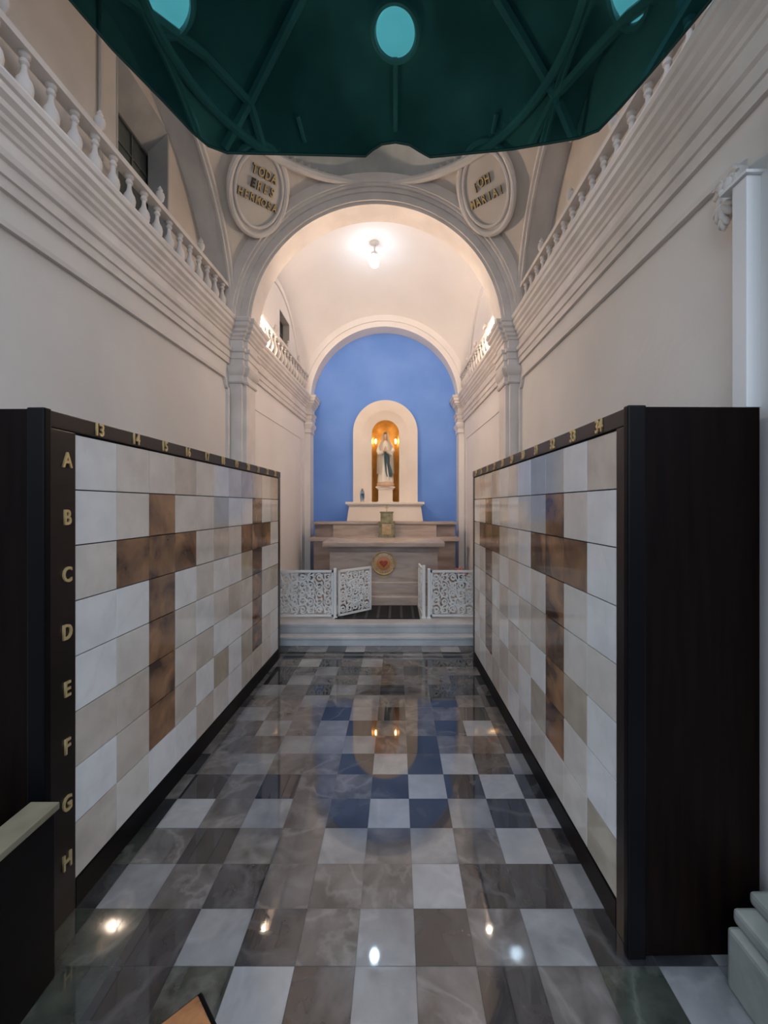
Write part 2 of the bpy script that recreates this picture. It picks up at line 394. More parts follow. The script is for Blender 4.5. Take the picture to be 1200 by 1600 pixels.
# side arches with soffits and the upper walls behind the galleries
for s, nm in ((-1,'left'), (1,'right')):
    xe = C0+s*NA; xw = C0+s*(NA+.23)
    bm = NB(); arc_ring_x(bm, NCY, SPR, NA-.005, NA+.12, min(xe,xw), max(xe,xw), 80)
    arc_ring_x(bm, NCY, SPR, NA-.06, NA+.02, min(xe, xe-s*.02), max(xe, xe-s*.02), 80)
    arc_ring_x(bm, NCY, SPR, NA-.03, NA+.02, min(xe, xe-s*.045), max(xe, xe-s*.045), 80)
    struct('wall_side_arch_'+nm, bm, moulding_m, smooth=30)
    bm = NB(); x0, x1 = min(xw, xw+s*.2), max(xw, xw+s*.2)
    if s < 0:
        W0, W1, WZ0, WZ1 = 2.98, 3.66, EYE+2.0, EYE+3.20
        for (y0,y1,z0,z1) in ((1.2,W0,TOP,6.3),(W1,4.6,TOP,6.3),(W0,W1,TOP,WZ0),(W0,W1,WZ1,6.3)):
            if z1 > z0: box(bm, x0, x1, y0, y1, z0, z1)
    else: box(bm, x0, x1, 1.2, 4.6, TOP, 6.3)
    struct('wall_upper_'+nm, bm, plaster_up)
    # chancel lunettes
    xe = C0+s*CA
    bm = NB(); x0, x1 = min(xe, xe+s*.15), max(xe, xe+s*.15)
    if s < 0:
        for (y0,y1,z0,z1) in ((4.7,6.16,TOP,6),(6.72,7.6,TOP,6),(6.16,6.72,TOP,EYE+2.1),(6.16,6.72,EYE+2.86,6)): box(bm, x0, x1, y0, y1, z0, z1)
    else: box(bm, x0, x1, 4.7, 7.6, TOP, 6)
    struct('wall_lunette_'+nm, bm, plaster_ch)
    bm = NB(); arc_ring_x(bm, CCY, SPR, CB-.10, CB-.02, min(xe, xe-s*.02), max(xe, xe-s*.02), 60)
    struct('trim_%d' % (2 if s < 0 else 3), bm, plaster_ch, smooth=30, label='arched moulding of the %s chancel lunette' % nm)
# nave window
def window(name, x, y0, y1, z0, z1, depth, cols, rows, label):
    bm = NB(); t = .012
    box(bm, x-.02, x+.02, y0, y0+.02, z0, z1); box(bm, x-.02, x+.02, y1-.02, y1, z0, z1)
    box(bm, x-.019, x+.019, y0+.02, y1-.02, z0, z0+.02); box(bm, x-.019, x+.019, y0+.02, y1-.02, z1-.02, z1)
    for i in range(1, cols):
        y = y0+(y1-y0)*i/cols; box(bm, x-.012, x+.015, y-t/2, y+t/2, z0+.02, z1-.02)
    for i in range(1, rows):
        z = z0+(z1-z0)*i/rows; box(bm, x-.012, x+.014, y0+.02, y1-.02, z-t/2, z+t/2)
    w = struct(name, bm, win_frame, label=label)
    bm = NB(); box(bm, x-.005, x+.003, y0+.01, y1-.01, z0+.01, z1-.01); link('window_pane', bm, glass_dk, w)
    return w
w = window('window_1', -2.155, 2.98, 3.66, EYE+2.0, EYE+3.02, .2, 3, 5, 'barred dark window high in the left nave wall')
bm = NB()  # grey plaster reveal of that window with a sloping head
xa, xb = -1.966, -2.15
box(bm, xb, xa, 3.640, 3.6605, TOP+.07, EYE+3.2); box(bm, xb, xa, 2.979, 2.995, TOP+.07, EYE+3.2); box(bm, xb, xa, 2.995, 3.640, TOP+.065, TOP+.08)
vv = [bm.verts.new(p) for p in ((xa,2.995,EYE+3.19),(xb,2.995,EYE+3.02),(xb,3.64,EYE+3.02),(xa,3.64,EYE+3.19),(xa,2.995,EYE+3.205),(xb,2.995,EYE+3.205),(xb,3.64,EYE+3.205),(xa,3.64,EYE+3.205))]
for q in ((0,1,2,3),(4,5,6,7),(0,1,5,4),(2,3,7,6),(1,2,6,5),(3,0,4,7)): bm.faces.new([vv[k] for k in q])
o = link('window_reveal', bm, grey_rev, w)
w2 = window('window_2', C0-CA-.12, 6.16, 6.72, EYE+2.1, EYE+2.86, .1, 2, 4, 'small window high in the left chancel lunette')
bm = NB(); xa, xb = C0-CA-.002, C0-CA-.10
box(bm, xb, xa, 6.712, 6.722, EYE+2.1, EYE+2.86); box(bm, xb, xa, 6.16, 6.712, EYE+2.85, EYE+2.862)
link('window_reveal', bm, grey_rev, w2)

# entablature ---------------------------------------------------------
prof = [(-.01,1.47),(.022,1.47),(.022,1.525),(.034,1.53),(.034,1.59),(.05,1.60),(.055,1.63),(.018,1.64),(.018,1.725),
        (.03,1.73),(.036,1.75),(.055,1.765),(.06,1.785),(.078,1.80),(.082,1.825),(.105,1.845),(.105,1.88),(.118,1.89),(.125,1.915),(.12,1.93),(-.01,1.931)]
prof = [(p, z+EYE) for p, z in prof]
bm = NB(); sweep(bm, [(XL(.9),.9),(XL(AD0-.05),AD0-.05),(PL-.035,AD0-.05),(PL-.035,AD0),(PL,AD0),(PL,AD1),(CL0,AD1),(CL1,ED0),(EL,ED0),(EL,ED1)], prof, 1)
struct('trim_4', bm, moulding_m, smooth=30, label='moulded entablature along the left side')
bm = NB(); sweep(bm, [(XR(.9),.9),(XR(AD0-.05),AD0-.05),(PR+.035,AD0-.05),(PR+.035,AD0),(PR,AD0),(PR,AD1),(CR0,AD1),(CR1,ED0),(ER,ED0),(ER,ED1)], prof, -1)
struct('trim_5', bm, moulding_m, smooth=30, label='moulded entablature along the right side')
capp = [(-.01,1.28),(.015,1.28),(.025,1.295),(.015,1.31),(.012,1.36),(.03,1.38),(.045,1.41),(.05,1.44),(.03,1.47),(-.01,1.47)]
capp = [(p, z+EYE) for p, z in capp]
n = 6
for s, P_, E_, XF in ((1,PL,EL,XL),(-1,PR,ER,XR)):
    bm = NB(); e = -.035 if s > 0 else .035
    sweep(bm, [(XF(AD0-.05),AD0-.05),(P_+e,AD0-.05),(P_+e,AD0),(P_,AD0),(P_,AD1)], capp, s)
    struct('trim_%d' % n, bm, moulding_m, smooth=30, label='capital of the near arch pilaster'); n += 1
    bm = NB(); xx = CL1 if s > 0 else CR1
    sweep(bm, [(xx,ED0),(E_,ED0),(E_,ED1-.002)], capp, s); struct('trim_%d' % n, bm, plaster_ch, smooth=30, label='capital of the end pilaster'); n += 1
# wall panel mouldings
def strip(bm, XF, s, y0, z0, y1, z1, w=.028, d=.028):
    a = Vector((0,y0,z0)); b = Vector((0,y1,z1)); dd = (b-a).normalized(); p = Vector((0,-dd.z,dd.y))*w/2
    q = [a-p, b-p, b+p, a+p]
    A = [bm.verts.new((XF(v.y)-s*.002, v.y, v.z)) for v in q]; B = [bm.verts.new((XF(v.y)+s*d, v.y, v.z)) for v in q]
    bm.faces.new(A); bm.faces.new(B)
    for i in range(4): bm.faces.new((A[i],A[(i+1)%4],B[(i+1)%4],B[i]))
for s, XF, y0 in ((1,XL,1.0),(-1,XR,1.64)):
    bm = NB(); z = 1.31+EYE; ye = 4.37
    strip(bm, XF, s, y0, z, ye-.09, z); strip(bm, XF, s, ye, .3, ye, z-.10)
    pts = [(ye-.09+.055*math.sin(t), z-.10+.10*math.cos(t) if t < .1 else z-.045-.055*math.cos(PI-t)) for t in (0,)]
    arc = [(ye-.09, z)]+[(ye-.09+.02-.0+.05*(1-math.cos(t)) , z-.10*math.sin(t)) for t in [PI/2*k/5 for k in range(1,6)]]+[(ye, z-.10)]
    for a, b in zip(arc, arc[1:]): strip(bm, XF, s, a[0], a[1], b[0], b[1], w=.02)
    struct('trim_%d' % n, bm, moulding_m, label='raised panel moulding on the nave wall'); n += 1
for s, a0, a1 in ((1,CL0,CL1),(-1,CR0,CR1)):
    XF = lambda y, a0=a0, a1=a1: a0+(a1-a0)*(y-AD1)/(ED1-AD1)
    bm = NB(); z = 1.15+EYE
    strip(bm, XF, s, 5.05, z, 7.25, z, .016, .01); strip(bm, XF, s, 5.05, .3, 5.05, z-.1, .014, .01); strip(bm, XF, s, 7.25, .3, 7.25, z-.02, .014, .01)
    struct('trim_%d' % n, bm, plaster_ch, label='raised panel moulding on the chancel wall'); n += 1

# dome ribs and oculi seen through the net ----------------------------
def on_dome(px, py, inset=.02):
    d = Vector(((px-620)/F, 1, (790-py)/F)); c = Vector((C0, NCY, 1.86)); r = R-inset
    a = d.dot(d); b = -2*d.dot(c); e = c.dot(c)-r*r
    t = (-b+math.sqrt(max(0,b*b-4*a*e)))/(2*a); p = d*t
    return Vector((p.x, p.y, p.z+EYE))
ribs = [[(490,-60),(470,0),(430,80),(390,160),(350,232)], [(150,-40),(240,25),(320,85),(390,160),(412,235)],
        [(750,-60),(780,0),(825,75),(868,150),(830,225)], [(1080,-50),(985,22),(925,85),(868,150),(897,218)],
        [(618,88),(618,205)], [(465,182),(476,222)], [(776,178),(770,208)]]
n2 = 0
for r_ in ribs:
    bm = NB(); pts = []
    for (a,b),(c,d) in zip(r_, r_[1:]):
        for t in range(4): pts.append(on_dome(a+(c-a)*t/4, b+(d-b)*t/4))
    pts.append(on_dome(*r_[-1])); tube(bm, pts, .04 if len(r_) > 2 else .022, 6)
    o = struct('trim_%d' % n, bm, moulding_m, smooth=True, label='plaster rib of the dome above the green net'); n += 1
for px, py in ((618,50),(262,2),(985,-18)):
    p = on_dome(px, py, .03); nn = (Vector((C0,NCY,SPR))-p).normalized(); M = frame(p, nn); M.translation = (0,0,0)
    bm = NB(); lathe(bm, [(.17,-.01),(.17,.0),(.165,.002)], p, 32, M)
    o = struct('window_%d' % (3+n2), bm, oculus_m, label='round skylight glowing through the green net'); n2 += 1
    bm = NB(); tube(bm, [M @ Vector((.185*math.cos(2*PI*k/32), .185*math.sin(2*PI*k/32), .01))+p for k in range(32)], .025, 6, closed=True)
    link('window_surround', bm, moulding_m, o, smooth=True)

# green net -------------------------------------------------------------
NZ = 1.945
def net_pt(px, py): D = NZ*F/(790-py); return ((px-620)/F*D, D)
edge = [(110,0),(175,76),(250,152),(300,204),(325,225),(355,236),(450,241),(571,246),(582,236),(597,226),(618,222),(640,225),(655,234),(672,243),(800,233),(905,218),(935,206),(970,168),(1040,85),(1110,0)]
near = [(1.19,1.1),(1.16,.35),(-1.5,.35),(-1.42,1.1)]
outline = [net_pt(*e) for e in edge]+near
net = thing('shade_net', 'dark green translucent net stretched overhead below the dome, hiding most of it', 'net', (0,1.3,NZ+EYE))
bm = NB(); vs = [bm.verts.new((x,y-1.3,.01*math.sin(x*5)*math.cos(y*4))) for x,y in outline]; bm.faces.new(vs)
bmesh.ops.triangulate(bm, faces=bm.faces[:])
o = link('net_sheet', bm, net_m, net)
bm = NB(); tube(bm, [(x,y-1.3,.01*math.sin(x*5)*math.cos(y*4)) for x,y in outline], .007, 6, closed=True); link('hem', bm, hem_m, net)

# balustrades -----------------------------------------------------------
bprof = [(.026,0),(.026,.02),(.014,.03),(.012,.05),(.022,.07),(.036,.105),(.04,.135),(.034,.165),(.02,.19),(.014,.215),(.013,.24),(.022,.25),(.022,.262),(.014,.275),(.026,.285),(.026,.30)]
fprof = [(.018,0),(.018,.015),(.008,.025),(.010,.035),(.026,.055),(.032,.085),(.028,.105),(.014,.12),(.02,.13),(.012,.145),(.003,.16)]
bm = NB(); lathe(bm, bprof, seg=14); bal0 = link('baluster', bm, moulding_m, smooth=35); bal_me = bal0.data; bpy.data.objects.remove(bal0)
bm = NB(); lathe(bm, fprof, seg=14); f0 = link('finial', bm, moulding_m, smooth=35); fin_me = f0.data; bpy.data.objects.remove(f0)
def balustrade(x0, y0, x1, y1, step, label, m=None, fstep=4):
    t = thing('balustrade', label, 'balustrade', (x0,y0,TOP+.001))
    L_ = math.hypot(x1-x0, y1-y0); ux, uy = (x1-x0)/L_, (y1-y0)/L_; nx, ny = -uy, ux
    def bar(name, z0, z1, w, me):
        bm = NB(); prism(bm, [(nx*w,ny*w),(ux*L_+nx*w,uy*L_+ny*w),(ux*L_-nx*w,uy*L_-ny*w),(-nx*w,-ny*w)], z0, z1); link(name, bm, me, t)
    bar('base_rail', 0, .022, .045, moulding_m); bar('top_rail', .322, .36, .04, moulding_m)
    k = int(L_/step)
    for i in range(k+1):
        d = (i+.35)*step
        if d > L_-.02: break
        o = bpy.data.objects.new('baluster', bal_me); COL.objects.link(o); o.parent = t; o.location = (ux*d, uy*d, .022)
        if i % fstep == 1:
            o = bpy.data.objects.new('finial', fin_me); COL.objects.link(o); o.parent = t; o.location = (ux*(d+.04), uy*(d+.04), .36)
    return t
balustrade(XL(1.75)-.02, 1.75, XL(4.42)-.02, 4.40, .157, 'plaster balustrade with finials on the left nave cornice, below the barred window')
balustrade(XR(1.75)+.03, 1.75, XR(4.42)+.03, 4.40, .157, 'plaster balustrade with finials on the right nave cornice')
balustrade(CL0+.05, 4.86, CL1+.04, 7.45, .15, 'balustrade on the left chancel cornice, beside the brighter warm lamp')
balustrade(CR0-.05, 4.86, CR1-.04, 7.45, .15, 'balustrade on the right chancel cornice, beside the right warm lamp')

# pendentive medallions --------------------------------------------------
def medallion(px, py, lines, label, s):
    p = on_dome(px, py, .015); nn = (Vector((C0,NCY,SPR))-p); nn.z *= .8; nn.normalize(); p = p+nn*.05; M = frame(p, nn)
    t = thing('medallion', label, 'medallion', p); Mr = M.copy(); Mr.translation = (0,0,0); Mr = Mr @ Matrix.Diagonal((.74,1.0,1,1))
    bm = NB(); lathe(bm, [(.385,-.07),(.385,.008),(.34,.012)], (0,0,0), 48, Mr); link('disc', bm, plaster_up, t, smooth=30)
    bm = NB()
    for r_, th, z in ((.38,.03,.01),(.315,.016,.02)):
        tube(bm, [Mr @ Vector((r_*math.cos(2*PI*k/64), r_*math.sin(2*PI*k/64), z)) for k in range(64)], th, 8, closed=True)
    link('rim', bm, moulding_m, t, smooth=True)
    for row, (chars, y, size, dx) in enumerate(lines):
        w_ = size*.84; n_ = len(chars)
        for i, ch in enumerate(chars):
            if ch == ' ': continue
            T = Mr @ Matrix.Translation((dx+(i-(n_-1)/2)*w_, y, .022))
            dk = (s < 0 and row == 1 and i == 0)
            o = text('letter', ch, size, T, gold_dark if dk else gold, t, extrude=.014, bold=.026)
            o.data.materials.append(gold_edge)
            nz = M.col[2].xyz
            for pl in o.data.polygons:
                if pl.normal.dot(nz) < .8: pl.material_index = 1
            if dk: o['label'] = 'dark letter'
medallion(401, 298, [('TODA', .15, .105, .02), ('ERES', .035, .105, .03), ('HERMOSA', -.08, .095, .0)], 'round plaster medallion with gilt letters TODA ERES HERMOSA left of the arch', -1)
medallion(763, 296, [('¡OH', .07, .11, -.03), ('MARIA!', -.07, .10, .0)], 'round plaster medallion with gilt letters OH MARIA right of the arch', 1)

# pipe on the upper left wall ------------------------------------------
bm = NB(); tube(bm, [(C0-NA-.215, 2.80, TOP+.35), (C0-NA-.215, 2.80, 5.6)], .013, 8); box(bm, C0-NA-.23, C0-NA-.195, 2.785, 2.815, TOP+.50, TOP+.52)
bm2 = bm; tag(link('wall_pipe', bm2, plaster_up, smooth=30), 'thin vertical pipe on the upper left wall beside the window', 'pipe')

# chancel steps ----------------------------------------------------------
bm = NB(); box(bm, XL(4.6)+.02, XR(4.6)-.02, 4.60, 4.86, 0, .10, 0); box(bm, XL(4.6)+.02, XR(4.6)-.02, 4.575, 4.86, .075, .101, .004)
box(bm, PL, PR, 4.74, 5.0, .10, .20); box(bm, PL, PR, 4.715, 5.0, .17, .201, .004)
o = struct('floor_chancel_step', bm, mar_step)
bm = NB(); box(bm, CL0+.01, CR0-.01, 4.86, ED1, .0, .2005); struct('floor_chancel', bm, mar_step)
bm = NB(); box(bm, -.72, .27, 4.93, 5.58, .2015, .209)
t = tag(link('floor_rug', bm, rug_m), 'black striped rug on the dais between the open gates', 'rug')
for i in range(7):
    x = -.66+i*.14; bm = NB(); box(bm, x, x+.03, 4.931, 5.579, .209, .211); link('stripe', bm, rug_g, t)

# iron fence ---------------------------------------------------------------
def scroll_panel(name, label, loc, rz, w, h, group=None, cat='railing', posts=(0,1), latch=False):
    t = thing(name, label, cat, loc, rz, group)
    bm = NB(); f_ = .011
    box(bm, 0, w, -f_, f_, .02, .042); box(bm, 0, w, -f_, f_, h-.026, h-.0); box(bm, 0, .018, -f_, f_, .02, h); box(bm, w-.018, w, -f_, f_, .02, h)
    link('frame', bm, iron_w, t)
    bm = NB(); cx = w/2; r_ = .008
    def P(x, z): return (x, 0, z)
    def circ(x, z, rr, a0=0, a1=2*PI, nseg=20, th=r_):
        full = abs(a1-a0-2*PI) < 1e-6
        pts = [P(x+rr*math.cos(a0+(a1-a0)*k/nseg), z+rr*math.sin(a0+(a1-a0)*k/nseg)) for k in range(nseg if full else nseg+1)]
        tube(bm, pts, th, 5, closed=full)
    def spiral(x, z, r0, turns, a0, sgn):
        pts = []; N_ = int(20*turns)
        for k in range(N_+1):
            a = a0+sgn*2*PI*turns*k/N_; rr = r0*(1-.82*k/N_); pts.append(P(x+rr*math.cos(a), z+rr*math.sin(a)))
        tube(bm, pts, r_, 5)
    zb, zt = .05, h-.035; H_ = zt-zb
    nx = max(2, int(round(w/.10))); nz = 5
    for i in range(nx):
        for j in range(nz):
            x = .02+(w-.04)*(i+.5)/nx; z = zb+H_*(j+.5)/nz; rr = min((w-.04)/nx, H_/nz)*.52
            sg = 1 if (i+j) % 2 else -1
            spiral(x, z, rr, 1.5, PI/2*(i % 4), sg)
            if (i+j) % 2: 
                for q in range(4): 
                    a = PI/4+q*PI/2; sphere(bm, P(x+rr*.8*math.cos(a), z+rr*.8*math.sin(a)), .014, 8, (1,.5,1.5))
            else: circ(x, z, rr*.45)
    for i in range(nx+1):
        x = .02+(w-.04)*i/nx
        pts = [P(x+.016*math.sin(6*PI*k/24), zb+H_*k/24) for k in range(25)]; tube(bm, [p for p in pts if .012 < p[0] < w-.012] or pts[:2], r_, 5)
    circ(cx, zb+H_*.5, H_*.30, th=.01); circ(cx, zb+H_*.5, H_*.12, th=.007)
    for q in range(8):
        a = q*PI/4; tube(bm, [P(cx+H_*.12*math.cos(a), zb+H_*.5+H_*.12*math.sin(a)), P(cx+H_*.3*math.cos(a+.15), zb+H_*.5+H_*.3*math.sin(a+.15))], [.004,.011], 5)
    link('scrollwork', bm, iron_w, t, smooth=True)
    for k, (x, ph) in enumerate(posts):
        bm = NB(); box(bm, x-.016, x+.016, -.018, .018, 0, ph, .003); box(bm, x-.026, x+.026, -.026, .026, 0, .012)
        link('post', bm, iron_w, t)
    return t
FY = 4.98
scroll_panel('iron_fence_panel', 'white scrolled iron railing panel left of the open gate', (PL+.03,FY,.201), 0, .815, .56, posts=((.835,.585),))
scroll_panel('iron_fence_panel', 'white scrolled iron railing panel right of the gateway', (.395,FY,.201), 0, .72, .56, posts=((-.018,.58),))
scroll_panel('iron_gate', 'white iron gate leaf standing half open at left of the gateway', (PL+.905,FY,.201), math.atan2(.33,.36), .49, .56, cat='gate', posts=())
scroll_panel('iron_gate', 'white iron gate leaf folded fully open seen edge-on right of the gateway', (.315,FY,.201), PI/2*1.04, .49, .575, cat='gate', posts=((0,.62),))

# altar --------------------------------------------------------------------
AC = C0+.045; AY = 5.62
alt = thing('altar', 'veined brown marble altar table with a round gold emblem on its front', 'altar', (AC,AY,.2015))
h = 1.06-.2
bm = NB(); box(bm, -.81, .81, -.02, .56, h-.095, h-.02, .02); link('altar_top', bm, mar_altar, alt)
bm = NB(); box(bm, -.74, .74, .035, .52, h-.16, h-.095); link('neck', bm, mar_altar_d, alt)
bm = NB(); box(bm, -.72, .72, .05, .50, .30, h-.16); link('front_slab', bm, mar_altar, alt)
bm = NB(); box(bm, -.80, .80, .02, .53, .15, .30, .008); box(bm, -.77, .77, .03, .52, .12, .15); link('plinth', bm, mar_altar, alt)
bm = NB(); box(bm, -.86, .86, -.03, .56, 0, .12, .01); link('base_step', bm, mar_altar, alt)
Mf = frame((0,.048,h-.31), (0,-1,0))
em = NB(); Mr = Mf.copy(); Mr.translation = (0,0,0); off = Mf.translation
lathe(em, [(.165,-.004),(.165,.012),(.13,.02)], off, 40, Mr)
tube(em, [Mr @ Vector((.15*math.cos(2*PI*k/48), .15*math.sin(2*PI*k/48), .016))+off for k in range(48)], .015, 6, closed=True)
for k in range(24):
    a = 2*PI*k/24; tube(em, [Mr @ Vector((.10*math.cos(a), .10*math.sin(a), .02))+off, Mr @ Vector((.135*math.cos(a), .135*math.sin(a), .018))+off], .006, 5)
box(em, -.07, .07, .04, .052, h-.51, h-.46)
e_ = link('emblem', em, tray_gold, alt, smooth=30); e_['label'] = 'round gold emblem'
em = NB(); lathe(em, [(.092,.015),(.092,.026),(.08,.03)], off, 32, Mr); link('emblem_centre', em, emb_in, e_, smooth=30)
em = NB(); pts = [(.0034*16*math.sin(t)**3, .0034*(13*math.cos(t)-5*math.cos(2*t)-2*math.cos(3*t)-math.cos(4*t))) for t in [2*PI*k/28 for k in range(28)]]
A = [em.verts.new(Mr @ Vector((x,y,.028))+off) for x,y in pts]; B = [em.verts.new(Mr @ Vector((x*.8,y*.8,.042))+off) for x,y in pts]
em.faces.new(A); em.faces.new(B)
for k in range(28): em.faces.new((A[k],A[(k+1)%28],B[(k+1)%28],B[k]))
link('heart', em, heart_m, e_)

# back altar (gradin) behind
gr = thing('altar_shelf', 'wide stepped marble shelf behind the altar against the blue wall', 'shelf', (C0+.02,6.85,.2015))
bm = NB(); box(bm, -1.15, 1.15, .05, .62, 0, .74); link('lower_block', bm, mar_altar_d, gr)
bm = NB(); box(bm, -1.22, 1.22, 0, .66, .74, .80, .012); link('lower_shelf', bm, mar_altar, gr)
bm = NB(); box(bm, -1.17, 1.17, .24, .62, .80, 1.005); link('upper_block', bm, mar_altar_d, gr)
bm = NB(); box(bm, -.86, .86, .22, .60, .80, 1.0); link('upper_front', bm, mar_altar, gr)
bm = NB(); box(bm, -1.2, 1.2, .20, .64, 1.005, 1.045, .008); link('upper_shelf', bm, mar_altar, gr)
# tabernacle on the lower shelf
GZ = .2015
tb = thing('tabernacle', 'small bronze tabernacle box with a cross, standing behind the altar', 'tabernacle', (C0+.055,6.86,GZ+.80))
w_ = .135
bm = NB(); box(bm, -w_, w_, .03, .19, 0, .03, .004); box(bm, -w_+.012, w_-.012, .04, .18, .03, .235); box(bm, -w_-.005, w_+.005, .03, .19, .235, .255, .004)
link('body', bm, bronze, tb)
bm = NB(); box(bm, -.10, .10, .045, .175, .255, .40); box(bm, -.112, .112, .035, .185, .40, .42, .004); link('upper_body', bm, bronze, tb)
bm = NB(); box(bm, -.075, .075, .032, .042, .045, .22, .004); sphere(bm, (.055,.03,.13), .008, 8); link('door', bm, tray_gold, tb)
bm = NB(); box(bm, -.007, .007, .10, .112, .42, .52); box(bm, -.032, .032, .10, .112, .475, .489); link('cross', bm, gold, tb)

# white niche surround and base ------------------------------------------------
bm = NB(); seg = 40; RO = .585; RZ = EYE+1.915-RO; zb = EYE+.065
def path_arch(r, zs, z0):
    return [(NX+r, z0)]+[(NX+r*math.cos(PI*i/seg), zs+r*math.sin(PI*i/seg)) for i in range(seg+1)]+[(NX-r, z0)]
lay = [(RO, RZ, ED1), (RO, RZ, ED1-.10), (.43, RZ-.02, ED1-.10), (.40, RZ-.02, ED1-.085), (NR+.03, NSP, ED1-.02), (NR, NSP, ED1-.01), (NR, NSP, ED1+.02)]
prev = None
for r_, zs, y in lay:
    cur = [bm.verts.new((x, y, z)) for x, z in path_arch(r_, zs, zb)]
    if prev:
        for i in range(len(cur)-1): bm.faces.new((prev[i],prev[i+1],cur[i+1],cur[i]))
    prev = cur
t = tag(link('niche_surround', bm, niche_w, smooth=30), 'cream arched surround framing the gilded niche on the blue wall', 'surround')
bs = thing('niche_plinth', 'cream plaster plinth with a projecting top ledge below the niche', 'plinth', (NX,7.45,GZ+1.047))
H0 = GZ+1.047
bm = NB(); zt = EYE+.065-H0
prism(bm, [(-.63,.0),(.63,.0),(.63,.345),(-.63,.345)], 0, zt-.07)
for v in bm.verts:
    if v.co.z < .01: v.co.x *= 1.06; v.co.y -= .02 if v.co.y < .1 else 0
link('block', bm, niche_w, bs)
bm = NB(); box(bm, -.66, .66, -.03, .345, zt-.07, zt-.045, .006); box(bm, -.69, .69, -.06, .345, zt-.045, zt-.001, .01); link('ledge', bm, niche_w, bs)
# statue pedestal
SY = 7.86
sp = thing('statue_pedestal', 'cream pedestal inside the gilded niche under the statue', 'pedestal', (NX,SY,NZ0+.001))
bm = NB(); box(bm, -.14, .14, -.12, .12, 0, .02); box(bm, -.13, .13, -.11, .11, .02, .235); link('shaft', bm, niche_w, sp)
bm = NB(); box(bm, -.15, .15, -.13, .13, .235, .26, .004); box(bm, -.175, .175, -.145, .145, .26, .285, .006); link('cap', bm, niche_w, sp)
# statue
def figure(name, label, loc, s, robe, mantle, baseh=.12):
    t = thing(name, label, 'statue', loc); t.scale = (s,s,s)
    bm = NB()
    for k in range(16):
        a = 2*PI*k/16; sphere(bm, (.11*math.cos(a), .075*math.sin(a), .035+.02*math.sin(k*2.3)), .045, 8, (1,1,.8))
    lathe(bm, [(.14,0),(.15,.03),(.13,.07),(.08,.09)], seg=20); link('cloud_base', bm, pink_b, t, smooth=True)
    prof = [(.125,.05,.085),(.135,.10,.09),(.12,.25,.08),(.105,.40,.07),(.092,.52,.062),(.10,.60,.065),(.108,.68,.062),(.095,.74,.052),(.045,.775,.035),(.03,.80,.03)]
    def rings(bm, prof, fold=0, seg=48, yo=0):
        pr = None
        for rx, z, ry in prof:
            cur = []
            for k in range(seg):
                a = 2*PI*k/seg; f_ = 1+fold*math.sin(a*9)*(1-z)
                cur.append(bm.verts.new((rx*math.cos(a)*f_, ry*math.sin(a)*f_+yo, z)))
            if pr:
                for k in range(seg): bm.faces.new((pr[k],pr[(k+1)%seg],cur[(k+1)%seg],cur[k]))
            else: bm.faces.new(cur)
            pr = cur
        bm.faces.new(pr)
    bm = NB(); rings(bm, prof, .07)
    for sx in (-1,1):   # sleeves bending to joined hands
        tube(bm, [(sx*.10,0,.70),(sx*.125,-.03,.62),(sx*.10,-.075,.57),(sx*.035,-.105,.60)], [.035,.04,.042,.028], 10)
    link('robe', bm, robe, t, smooth=True)
    # veil over head and shoulders, open at the front
    bm = NB(); pr = None
    vp = [(.150,.22,.11),(.150,.45,.105),(.142,.60,.10),(.135,.70,.09),(.10,.77,.075),(.068,.82,.065),(.062,.88,.064),(.045,.93,.045),(.012,.955,.015)]
    for rx, z, ry in vp:
        cur = []
        for k in range(29):
            a = -PI*.33+2*PI*.83*k/28; f_ = 1+.05*math.sin(a*8)*(1-z)
            cur.append(bm.verts.new((rx*math.cos(a)*f_, ry*math.sin(a)*f_+.005, z)))
        if pr:
            for k in range(28): bm.faces.new((pr[k],pr[k+1],cur[k+1],cur[k]))
        pr = cur
    bmesh.ops.solidify(bm, geom=bm.faces[:], thickness=.006); link('veil', bm, robe, t, smooth=True)
    bm = NB(); sphere(bm, (0,-.012,.865), .05, 16, (.86,.92,1.15)); sphere(bm, (0,-.06,.86), .009, 8, (.7,1,1.3))
    lathe(bm, [(.024,.76),(.024,.83)], seg=12)
    hd = link('head', bm, statue_s, t, smooth=True)
    bm = NB(); sphere(bm, (0,.004,.882), .053, 16, (.95,.9,1.05)); link('hair', bm, hair_m, t, smooth=True)
    bm = NB()
    for sx in (-1,1):
        tube(bm, [(sx*.03,-.10,.595),(sx*.012,-.115,.62),(sx*.006,-.12,.66),(sx*.003,-.12,.685)], [.014,.013,.009,.004], 8)
        for q in range(3): tube(bm, [(sx*.009,-.114+q*.006,.64),(sx*.004,-.118+q*.007,.69-q*.006)], .0035, 6)
    link('joined_hands', bm, statue_s, t, smooth=True)
    bm = NB()     # sash / mantle front fall
    P0 = [(-.02,.60,.035),(-.005,.50,.05),(.012,.38,.055),(.03,.25,.06),(.045,.17,.05)]
    pr = None
    for x, z, w in P0:
        cur = [bm.verts.new((x-w+2*w*k/6+.03, -(.085+.018*math.cos(k*1.6)), z)) for k in range(7)]
        if pr:
            for k in range(6): bm.faces.new((pr[k],pr[k+1],cur[k+1],cur[k]))
        pr = cur
    bmesh.ops.solidify(bm, geom=bm.faces[:], thickness=.012)
    tube(bm, [(.09*math.cos(a), .068*math.sin(a)-.005, .60) for a in [2*PI*k/20 for k in range(20)]], .016, 6, closed=True)
    link('blue_sash', bm, mantle, t, smooth=True)['label'] = 'blue sash'
    return t
figure('virgin_statue', 'praying robed statue with blue sash and white veil, lit in the golden niche', (NX,SY-.03,NZ0+.287), 1.06, statue_w, statue_b)
